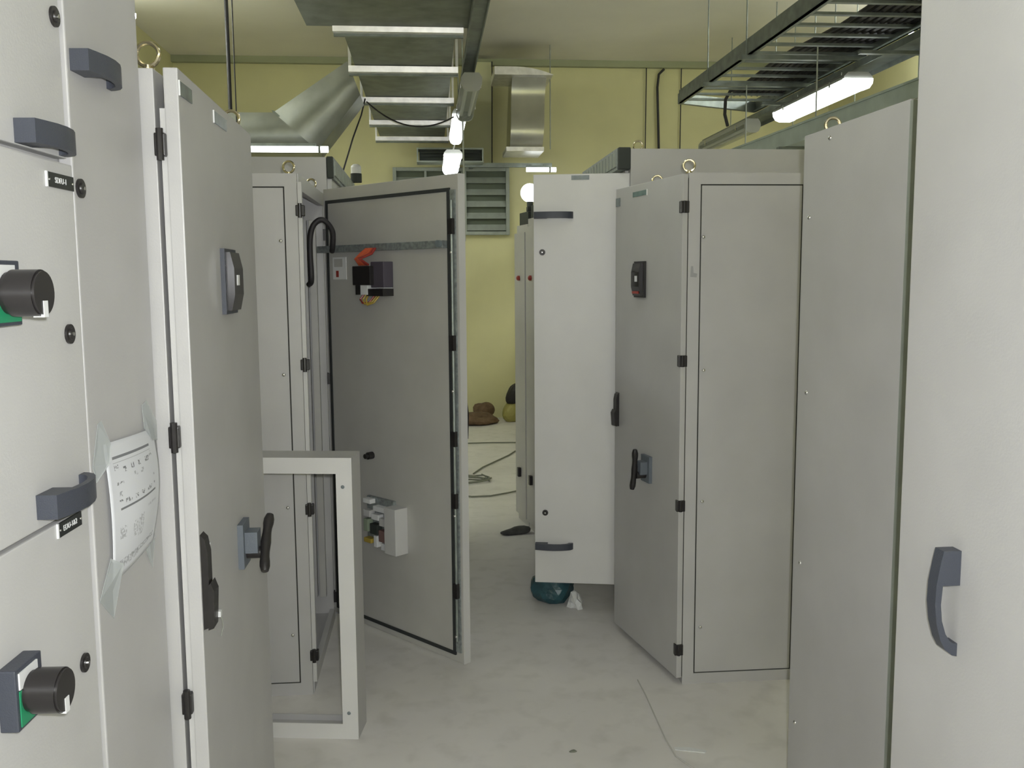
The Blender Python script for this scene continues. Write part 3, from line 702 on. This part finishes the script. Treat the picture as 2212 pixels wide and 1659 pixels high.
def smooth(pts, n=6):
    P_ = [Vector(p) for p in pts]; P_ = [P_[0]]+P_+[P_[-1]]; out = []
    for i in range(1, len(P_)-2):
        a, b, c, e = P_[i-1:i+3]
        for k in range(n):
            t_ = k/n; out.append(0.5*((2*b)+(c-a)*t_+(2*a-5*b+4*c-e)*t_**2+(3*b-a-3*c+e)*t_**3))
    return out+[P_[-1]]
def left_open():
    t = thing('control_cabinet', 'open grey cabinet whose wide door stands out across the aisle', 'cabinet', (-0.478, 3.507, 0))
    H = 1.985; Wd = 0.83
    side_panel(t, -0.50, 0.0, 0.0, H, (0.048, 1.938), -0.47, -0.045, ((-0.064, 1.742), (-0.070, 1.248), (-0.072, 0.742), (-0.07, 0.241)), M['paint'])
    mb = MB(); mb.box(-0.50, -0.48, 0.02, Wd, 0, H); mb.box(-0.48, 0, Wd-0.02, Wd, 0, H); mb.box(-0.48, 0, 0.02, Wd-0.02, H-0.02, H); mb.box(-0.48, 0, 0.02, Wd-0.02, 0.0, 0.03)
    mb.build('shell', M['paint'], t)
    for z0, z1 in ((H-0.055, H+0.002), (0.0, 0.05)): pbox('front_rail', M['paint_pale'], t, -0.02, 0.004, 0.02, Wd, z0, z1, 0.002)
    pbox('hinge_post', M['paint_pale'], t, 0.001, 0.017, 0.0, 0.02, 0.05, H-0.03, 0.002)
    pbox('mounting_plate', M['paint_inner'], t, -0.46, -0.45, 0.06, Wd-0.06, 0.1, H-0.1)
    for x, c in ((-0.045, 'paint_inner'), (-0.085, 'paint'), (-0.125, 'paint_inner')):
        pbox('wiring_duct', M[c], t, x-0.015, x+0.015, Wd-0.055, Wd-0.02, 0.12, H-0.12, 0.002)
    MB().tube([(-0.105, Wd-0.06, 1.5), (-0.10, Wd-0.07, 1.2), (-0.09, Wd-0.08, 1.1), (-0.10, Wd-0.07, 1.02), (-0.16, Wd-0.06, 0.99)], 0.004, 6).build('wire', M['red'], t)
    for z in (1.851, 1.285, 0.735, 0.159):
        mb = MB(); mb.box(-0.006, 0.026, -0.012, 0.014, z-0.02, z+0.02, 0.003); mb.cyl((0.01, -0.010, z-0.026), (0.01, -0.010, z+0.026), 0.007, 10)
        mb.build('hinge', M['black'], t)
    for z in (1.80, 1.15, 0.12):
        pbox('door_hinge', M['black'], t, 0.004, 0.03, Wd-0.06, Wd-0.03, z-0.025, z+0.025)
    eyebolt(t, (-0.035, 0.06, H), (0.25, 1, 0)); eyebolt(t, (-0.03, Wd-0.15, H), (0.25, 1, 0))
    # door
    hinge = Vector((0.010, 4.285-3.507)); free = Vector((0.112+0.478, 3.622-3.507)); dv = free-hinge; L = dv.length
    d = pbox('door', M['paint_inner'], t, 0, L, 0, 0.034, 0.045, 2.0, 0.003)
    d.location = (hinge.x, hinge.y, 0); d.rotation_euler = (0, 0, math.atan2(dv.y, dv.x))
    fn = lambda l, n, z: (l, -n, z)
    mb = MB(); g0, g1, z0, z1, wg = 0.022, L-0.042, 0.075, 1.948, 0.014
    frame4y(mb, -0.008, 0.001, g0, g1, z0, z1, wg); mb.build('gasket', M['gasket'], d)
    pbox('inner_skin', M['paint_inner'], d, g0+wg, g1-wg, -0.003, 0.001, z0+wg, z1-wg)
    pbox('free_edge', M['paint_pale'], d, L-0.001, L+0.002, 0.0, 0.035, 0.045, 2.0)  # pale strip paints the light on the edge facing the lamps
    # rod lock along the free edge
    pbox('rod_channel', M['mesh'], d, L-0.040, L-0.012, -0.006, 0.001, 0.09, 1.94)
    MB().cyl((L-0.025, -0.012, 0.14), (L-0.025, -0.012, 1.90), 0.006, 10).build('lock_rod', M['tray'], d)
    for z in (1.80, 1.35, 0.97, 0.72, 0.35): pbox('rod_guide', M['black'], d, L-0.036, L-0.014, -0.022, 0.0, z-0.03, z+0.03)
    for z in (1.70, 1.16, 0.66, 0.16): screw(d, (L-0.025, -0.018, z), (0, -1, 0), 0.006)
    # stiffener rail with end bolt
    pbox('wiring_rail', M['mesh'], d, -0.02, L-0.06, -0.03, -0.003, 1.718, 1.748, 0.002)
    MB().cyl((L-0.075, -0.03, 1.735), (L-0.075, -0.042, 1.735), 0.014, 12).build('rail_bolt', M['greyplate'], d)
    # document holder with red mark
    pl = 0.045
    pbox('document_card', M['white'], d, pl+0.02, pl+0.118, -0.006, -0.003, 1.60, 1.697)
    pbox('card_print', M['paint_inner'], d, pl+0.032, pl+0.095, -0.0075, -0.006, 1.655, 1.69)
    pbox('card_print', M['red'], d, pl+0.045, pl+0.063, -0.0075, -0.006, 1.61, 1.638)
    # rear of the meter with wires
    a = 0.30
    pbox('meter_rear', M['black'], d, a, a+0.12, -0.075, -0.003, 1.575, 1.655, 0.003)
    pbox('meter_rear', M['switch2'], d, a+0.10, a+0.185, -0.055, -0.003, 1.565, 1.672, 0.003)
    pbox('terminal_block', M['black'], d, a, a+0.04, -0.06, -0.003, 1.535, 1.575)
    pbox('terminal_block', M['black'], d, a+0.075, a+0.185, -0.06, -0.003, 1.53, 1.56)
    pbox('terminal_cover', M['white'], d, a+0.04, a+0.085, -0.064, -0.003, 1.535, 1.592)
    pbox('terminal_cover', M['white'], d, a+0.13, a+0.178, -0.05, -0.003, 1.562, 1.572)
    for i in range(6):
        q = a+0.02+i*0.012
        MB().tube([(q, -0.05, 1.66), (q+0.004, -0.075-0.004*i, 1.685), (q+0.018+0.004*i, -0.06, 1.705), (q+0.03, -0.035, 1.728)], 0.005, 6).build('wire', M['orange'] if i < 4 else M['red'], d, True)
    for i in range(3):
        q = a+0.035+i*0.016
        MB().tube([(q, -0.04, 1.54), (q-0.01+0.004*i, -0.055, 1.515), (q+0.012, -0.06, 1.50-0.004*i), (q+0.045, -0.05, 1.503), (q+0.055, -0.03, 1.53)], 0.004, 6).build('wire', M['yellow'] if i else M['red'], d, True)
    MB().cyl((0.315, -0.003, 0.835), (0.315, -0.03, 0.835), 0.016, 14).cyl((0.315, -0.03, 0.835), (0.315, -0.045, 0.835), 0.011, 12).build('spindle', M['black'], d, True)
    # terminal tray low on the door
    b = 0.27
    pbox('terminal_box', M['paint_pale'], d, b+0.20, b+0.275, -0.07, -0.003, 0.44, 0.64, 0.002)
    pbox('terminal_plate', M['mesh'], d, b+0.02, b+0.20, -0.02, -0.003, 0.45, 0.655)
    k = 0
    for (u, z, du, dz, c) in ((0.03, 0.63, 0.05, 0.02, 'white'), (0.10, 0.605, 0.09, 0.022, 'white'), (0.03, 0.57, 0.045, 0.03, 'paint_pale'), (0.085, 0.565, 0.05, 0.025, 'white'), (0.14, 0.545, 0.055, 0.035, 'paint_pale'),
                              (0.03, 0.505, 0.03, 0.055, 'green2'), (0.075, 0.50, 0.05, 0.045, 'dark'), (0.135, 0.475, 0.055, 0.05, 'red2'), (0.10, 0.445, 0.022, 0.05, 'white'), (0.15, 0.44, 0.04, 0.03, 'white'), (0.03, 0.455, 0.05, 0.02, 'yellow')):
        pbox('terminal', M[c], d, b+u, b+u+du, -0.05, -0.02, z, z+dz, 0.002)
    # outer handle seen past the edge
    prof = [(0.95, 0.034), (0.96, 0.07), (1.06, 0.075), (1.14, 0.062), (1.15, 0.034)]
    MB().prism(prof, lambda z, n, dd: (L-0.05+dd, n, z), -0.018, 0.018).build('handle', M['black'], d)
    # flexible cable between cabinet and door
    cab = [(-0.012, 0.443, 1.60), (-0.014, 0.443, 1.70), (-0.012, 0.443, 1.77), (0.0, 0.45, 1.82), (0.025, 0.46, 1.845), (0.05, 0.47, 1.84), (0.075, 0.49, 1.80), (0.082, 0.52, 1.745), (0.09, 0.60, 1.73)]
    cab = [(-0.03, 0.50, 1.58)]+cab[:-2]+[(0.072, 0.51, 1.74), (0.066, 0.54, 1.72)]
    cab = smooth(cab)
    MB().tube(cab, 0.0115, 10).build('flexible_cable', M['cable'], t, True)
    return t
M['switch2'] = mat('grey_device_plastic', (0.075, 0.065, 0.085), 0.5)
M['green2'] = mat('pale_green_terminal', (0.28, 0.34, 0.25), 0.5)
M['red2'] = mat('dull_red_terminal', (0.20, 0.12, 0.11), 0.5)
left_open()

# ------------------------------------------------------------------ tall cabinets with vents behind
def vent_top(t, s, a0, a1, z0, z1, n0, n1):
    x = lambda n: s*n
    pbox('vent_end', M['dark'], t, x(n0), x(n1), a0, a0+0.03, z0, z1, 0.004)
    mb = MB(); mb.box(x(n0), x(n1), a0+0.03, a1, z0, z1); mb.build('vent_grille', M['mesh'], t)
    for k in range(int((a1-a0)/0.08)):
        pbox('vent_slat', M['louver'], t, x(n1), x(n1+0.006), a0+0.05+k*0.08, a0+0.11+k*0.08, z0+0.015, z1-0.015)
def left_tall():
    t = thing('drive_cabinet', 'tall grey cabinet with a vented top behind the open cabinet', 'cabinet', (-0.462, 4.385, 0))
    pbox('body', M['paint'], t, -0.85, 0, 0, 1.5, 0, 2.155, 0.002)
    pbox('fascia', M['paint_pale'], t, 0, 0.02, 0.03, 1.5, 1.85, 2.06)
    pbox('door', M['paint'], t, 0, 0.022, 0.03, 0.74, 0.1, 1.84, 0.003); pbox('door', M['paint'], t, 0, 0.022, 0.75, 1.48, 0.1, 1.84, 0.003)
    vent_top(t, 1, -0.0, 1.25, 2.062, 2.158, 0.002, 0.03)
    eyebolt(t, (-0.15, 1.0, 2.155), (0, 1, 0))
    return t
left_tall()
t = thing('beacon_lamp', 'small round glossy lamp on the vented cabinet top', 'lamp', (-0.415, 5.55, 2.158))
MB().cyl((0, 0, 0), (0, 0, 0.05), 0.032, 18).build('base', M['dark'], t, True)
MB().cyl((0, 0, 0.05), (0, 0, 0.085), 0.03, 18).dome((0, 0, 0.085), 0.03, (0, 0, 1), 18, 0.7).build('dome', M['white'], t, True)

def right_tall():
    t = thing('drive_cabinet', 'tall vented cabinet with its narrow white door swung open', 'cabinet', (0.905, 4.185, 0))
    pbox('body', M['paint'], t, 0, 0.83, 0, 1.05, 0.1, 2.172, 0.002)
    pbox('plinth', M['debrisdark'], t, 0.03, 0.80, 0.03, 1.02, 0, 0.1)
    pbox('fascia', M['paint_pale'], t, -0.015, 0, 0.05, 1.05, 1.9, 2.08)
    vent_top(t, -1, 0.0, 1.0, 2.082, 2.178, 0.0, 0.055)
    eyebolt(t, (0.06, 0.12, 2.172), (0, 1, 0))
    hinge = Vector((0.0, 0.02)); free = Vector((0.478-0.905, 4.295-4.185)); dv = free-hinge; L = dv.length
    d = pbox('door', M['paint_white'], t, 0, L, -0.025, 0, 0.152, 2.068, 0.003)
    d.location = (hinge.x, hinge.y, 0); d.rotation_euler = (0, 0, math.atan2(dv.y, dv.x))
    for zc in (1.884, 0.335):
        bow_handle(d, lambda l, n, dd: (L-0.004-l, n, zc+dd), 0.178, 0.03)
    lock(d, (L-0.04, 0, 1.717), (0, 1, 0), 0.014); lock(d, (L-0.05, 0, 0.494), (0, 1, 0), 0.014)
    plate(d, lambda l, n, z: (l, n, z), M['greyplate'], 0.182, 0.263, 2.041, 2.061)
    return t
M['paint_white'] = mat('white_door_paint', (0.66, 0.655, 0.645), 0.42, var=0.04, vscale=4, bump=0.04, bscale=220)
right_tall()

# ------------------------------------------------------------------ right cabinet with meter
def right_meter():
    t = thing('meter_cabinet', 'grey cabinet with black meter, plain screwed side panel and a bare floor before it', 'cabinet', (0.966, 3.448, 0))
    H = 1.985; W = 0.60; D = 0.444
    side_panel(t, 0.0, D, 0.0, H, (0.043, 1.943), 0.045, D-0.004, ((0.058, 1.748), (0.067, 1.246), (0.07, 0.736), (0.07, 0.231)), M['paint'])
    pbox('body', M['paint'], t, 0.0, D, 0.02, W, 0, H, 0.0)
    pbox('rear_shade_strip', M['gasket'], t, D, D+0.012, 0.004, W, 0.02, H)  # dark strip stands in for the shaded gap behind the cabinet
    pbox('front_gasket', M['seam'], t, -0.004, 0.0, 0.003, W-0.02, 0.03, H-0.02)
    for z in (1.859, 1.283, 0.722, 0.145):
        mb = MB(); mb.box(-0.034, 0.0, -0.012, 0.012, z-0.022, z+0.022, 0.003); mb.cyl((-0.018, -0.010, z-0.022), (-0.018, -0.010, z+0.022), 0.007, 10)
        mb.build('hinge', M['black'], t)
    eyebolt(t, (0.008, 0.03, H), (0.3, 1, 0)); eyebolt(t, (0.02, W-0.03, H), (0.3, 1, 0))
    ang = math.atan2(0.126, 0.616)
    d = pbox('door', M['paint'], t, -0.022, 0.0, 0.0, 0.63, 0.03, 1.98, 0.002)
    d.location = (-0.004, -0.004, 0); d.rotation_euler = (0, 0, ang)
    fn = lambda l, n, z: (-0.022-n, l, z)
    meter(d, fn, 0.315, 0.415, 1.517, 1.665, 'black')
    plate(d, fn, M['tealplate'], 0.315, 0.45, 1.931, 1.951); plate(d, fn, M['greyplate'], 0.585, 0.628, 1.905, 1.94)
    MB().box(-0.025, -0.022, 0.310, 0.314, 1.928, 1.953).build('plate_edge_glint', M['white'], d)  # white strip for light on this plate's near edge
    rotary(d, fn, 0.28, 0.815, -0.16, 0.055, 0.085)
    swing_handle(d, fn, 0.60, 0.945, 1.095)
    MB().prism([(0.010, 1.60), (0.034, 1.598), (0.036, 1.612), (0.022, 1.615), (0.020, 1.64), (0.012, 1.64)], lambda u, v, dd: (u, dd, v), -0.0006, 0.0).build('scuff_mark', M['scuff'], t)
    return t
M['scuff'] = mat('grey_scuff', (0.33, 0.33, 0.33), 0.6)
M['tealplate'] = mat('teal_label_plate', (0.12, 0.20, 0.19), 0.3, var=0.2, vscale=30)
right_meter()

# ------------------------------------------------------------------ right plain cabinet and nearest right cabinet
def right_plain():
    t = thing('rear_cabinet', 'plain pale grey cabinet with screws along its far edge', 'cabinet', (1.085, 2.05, 0), 0.03)
    L = 0.572
    pbox('body', M['paint'], t, 0.012, 0.75, 0.0, L, 0, 1.985, 0.0)
    pbox('screwed_panel', M['paint'], t, 0.0, 0.012, 0.014, L, 0.0, 1.995, 0.002)
    pbox('edge_shade_strip', M['louver'], t, -0.001, 0.012, 0.0, 0.013, 0.0, 1.99)  # darker strip painting the shade of the gap to the nearest cabinet
    for a, z in ((L-0.16, 1.967), (L-0.045, 1.764), (L-0.06, 1.268), (L-0.05, 0.763), (L-0.045, 0.268)): screw(t, (0.0, a, z), (-1, 0, 0), 0.007)
    eyebolt(t, (0.04, L-0.09, 1.985), (0.3, 1, 0), 0.019)
    return t
right_plain()
rod('thin_cable', 'thin white cable looping down onto the plain right cabinet', 'cable', [(1.27, 2.5, 1.99), (1.275, 2.5, 2.03), (1.29, 2.5, 2.06), (1.31, 2.5, 2.075), (1.335, 2.5, 2.08), (1.355, 2.5, 2.11), (1.375, 2.5, 2.16), (1.40, 2.5, 2.30), (1.40, 2.5, 2.6), (1.40, 2.5, 4.0)], 0.0018, M['wire'])

def right_near():
    t = thing('switchgear_cabinet', 'nearest cabinet at the frame edge with one upright grey handle', 'cabinet', (0.852, 1.6, 0))
    pbox('body', M['paint'], t, 0.024, 0.65, -1.25, 0.0, 0, 2.30)
    d = pbox('door', M['paint'], t, 0.0, 0.022, -0.70, -0.001, 0.06, 2.28, 0.003)
    pbox('door', M['paint'], t, 0.0, 0.022, -1.25, -0.706, 0.06, 2.28, 0.003)
    bow_handle(d, lambda l, n, dd: (-n, -0.188+dd, 1.155-l), 0.178, 0.026)
    return t
right_near()

# ------------------------------------------------------------------ far right row
def far_cab(label, x, y, ang, L, top):
    t = thing('far_cabinet', label, 'cabinet', (x, y, 0), ang)
    pbox('body', M['paint'], t, 0.02, 0.5, 0, L-0.004, 0, top, 0.0)
    d = pbox('door', M['paint'], t, 0.0, 0.018, 0.006, L-0.01, 0.05, top-0.05, 0.002)
    pbox('vent_box', M['dark'], t, 0.03, 0.3, 0.02, L-0.03, top, top+0.08, 0.004)
    l = L*0.5 if L < 0.4 else L-0.13
    MB().cyl((0, l, 1.60), (-0.012, l, 1.60), 0.016, 14).dome((-0.012, l, 1.60), 0.014, (-1, 0, 0), 14, 0.6).build('indicator_lamp', M['red'], d, True)
    pbox('handle', M['black'], d, -0.02, 0, l-0.015, l+0.015, 0.31, 0.37, 0.003)
    return t
far_cab('dim grey cabinet with orange indicator just beyond the open white door', 0.70, 5.23, 0.175, 0.605, 1.965)
far_cab('farthest dim grey cabinet of the aisle, beyond its twin', 0.593, 5.838, 0.185, 0.245, 1.935)
t = thing('work_lamp', 'glowing round lamp standing on the dim far cabinets', 'lamp', (0.64, 5.95, 2.02))
pbox('base', M['dark'], t, -0.02, 0.04, -0.05, 0.03, 0, 0.03, 0.004)
MB().cyl((0.0, 0, 0.03), (0.0, 0, 0.06), 0.02, 14).build('stem', M['dark'], t)
mb = MB()
for sgn in (1, -1): mb.dome((0.0, 0, 0.115), 0.06, (0, sgn*1.0, 0), 24, 1.0)
mb.build('globe', M['globe'], t, True)

# ------------------------------------------------------------------ loose frame on the floor
def loose_frame():
    t = thing('panel_frame', 'loose light grey steel frame standing upright in front of the open cabinet', 'frame', (-0.275, 3.13, 0), -0.145)
    W, H, D, w_ = 0.66, 1.0, 0.13, 0.055
    frame4y(MB(), 0, 0.004, -W, 0, 0, H, w_).build('front_flange', M['paint_white'], t)
    mb = MB(); mb.box(-0.004, 0, 0.004, D, 0, H); mb.box(-W, -W+0.004, 0.004, D, 0, H); mb.box(-W+0.004, -0.004, 0.004, D, H-0.004, H); mb.box(-W+0.004, -0.004, 0.004, D, 0, 0.004)
    mb.build('rim', M['paint'], t)
    frame4y(MB(), D-0.004, D, -W+0.004, -0.004, 0.004, H-0.004, 0.022).build('back_flange', M['paint'], t)
    for z in (0.9, 0.095): screw(t, (-0.032, 0, z), (0, -1, 0), 0.0065, M['greyplate'])
    return t
loose_frame()

# ------------------------------------------------------------------ rubbish, cables on the floor
def blob(name, label, cat, m, loc, sx, sy, sz, seed, rough=0.35, sub=3, jit=0.0):
    rnd = random.Random(seed); bm = bmesh.new(); bmesh.ops.create_icosphere(bm, subdivisions=sub, radius=1)
    dirs = [(Vector((rnd.uniform(-1, 1), rnd.uniform(-1, 1), rnd.uniform(-1, 1))).normalized(), rnd.uniform(-1, 1)) for _ in range(22)]
    for v in bm.verts:
        k = 1+rough*sum(a*max(0, v.co.normalized().dot(d))**6 for d, a in dirs)+rnd.uniform(-jit, jit)
        v.co = Vector((v.co.x*k*sx, v.co.y*k*sy, v.co.z*k*sz))
    lo = min(v.co.z for v in bm.verts)
    for v in bm.verts: v.co.z = max(v.co.z-lo-0.2*sz, 0)
    me = bpy.data.meshes.new(name); bm.to_mesh(me); bm.free(); me.materials.append(m)
    o = bpy.data.objects.new(name, me); C.objects.link(o); o.location = loc
    return tag(o, label, cat)
blob('plastic_bag', 'dark teal plastic bag lying under the open white door', 'bag', M['teal'], (0.585, 4.46, 0.0), 0.118, 0.09, 0.09, 3, 0.30, 3, 0.06)
blob('paper_ball', 'crumpled white paper on the floor by the teal bag', 'paper', M['paperw'], (0.675, 4.34, 0.0), 0.040, 0.032, 0.055, 11, 0.5, 2, 0.33)
blob('dirt_clod', 'tiny dark clod of dirt alone on the near floor', 'debris', M['cablegrey'], (0.458, 2.97, 0.0), 0.012, 0.007, 0.003, 31, 0.4, 2)
blob('debris_heap', 'brown heap of scrap on the floor at the back wall', 'debris', M['cardboard'], (0.50, 10.15, 0.0), 0.26, 0.14, 0.06, 5, 0.4)
blob('debris_lump', 'smaller brown lump behind the scrap heap', 'debris', M['cardboard'], (0.60, 10.42, 0.0), 0.11, 0.08, 0.11, 8, 0.4)
blob('black_sack', 'round black sack beside the far cabinets at the back wall', 'bag', M['cable'], (0.93, 10.30, 0.205), 0.09, 0.09, 0.13, 12, 0.2)
blob('yellow_bag', 'yellow bag on the floor under the black sack', 'bag', mat('yellow_plastic', (0.34, 0.31, 0.09), 0.5), (0.92, 10.32, 0.0), 0.13, 0.10, 0.13, 15, 0.25)
blob('dark_scrap', 'flat dark scrap on the floor at the foot of the far cabinets', 'debris', M['debrisdark'], (0.52, 5.70, 0.0), 0.085, 0.045, 0.022, 21, 0.5)
for i, (l, pts) in enumerate((('thin cable lying straight across the far floor', [(0.1, 8.95), (0.3, 8.92), (0.55, 8.93), (0.8, 8.91), (1.0, 8.95)]),
                              ('thin cable slanting over the far floor', [(0.33, 7.5), (0.42, 7.75), (0.55, 8.0), (0.68, 8.25), (0.76, 8.45)]),
                              ('coil of dark cable on the far floor', [(0.2+0.24*math.cos(k*0.45)+0.02*math.sin(k), 7.2+0.13*math.sin(k*0.45)+0.012*k*0.3) for k in range(44)]),
                              ('thin cable curving in front of the coil on the far floor', [(0.18, 6.76), (0.28, 6.69), (0.42, 6.70), (0.55, 6.78), (0.66, 6.86)]))):
    tag(MB().tube([(x, y, 0.009+0.0035*(k % 5) if i == 2 else 0.009) for k, (x, y) in enumerate(pts)], 0.006, 8).build('floor_cable', M['cablegrey'], None, True), l, 'cable')
tag(MB().tube([(0.80, 3.5, 0.003), (0.80, 3.35, 0.003), (0.795, 3.2, 0.003), (0.79, 3.02, 0.003), (0.795, 2.9, 0.003), (0.83, 2.82, 0.003), (0.90, 2.77, 0.003)], 0.0025, 6).build('floor_string', M['string'], None, True), 'thin grey string lying on the floor before the screwed side panel', 'string')
mb = MB(); mb.prism([(0.0, 0.0), (0.095, -0.03), (0.105, -0.015), (0.05, 0.012), (0.0, 0.018)], lambda u, v, d: (0.805+u, 2.945+v, d), 0.0, 0.002)
tag(mb.build('tape_scrap', M['paperw'], None), 'scrap of white tape on the near floor', 'tape')
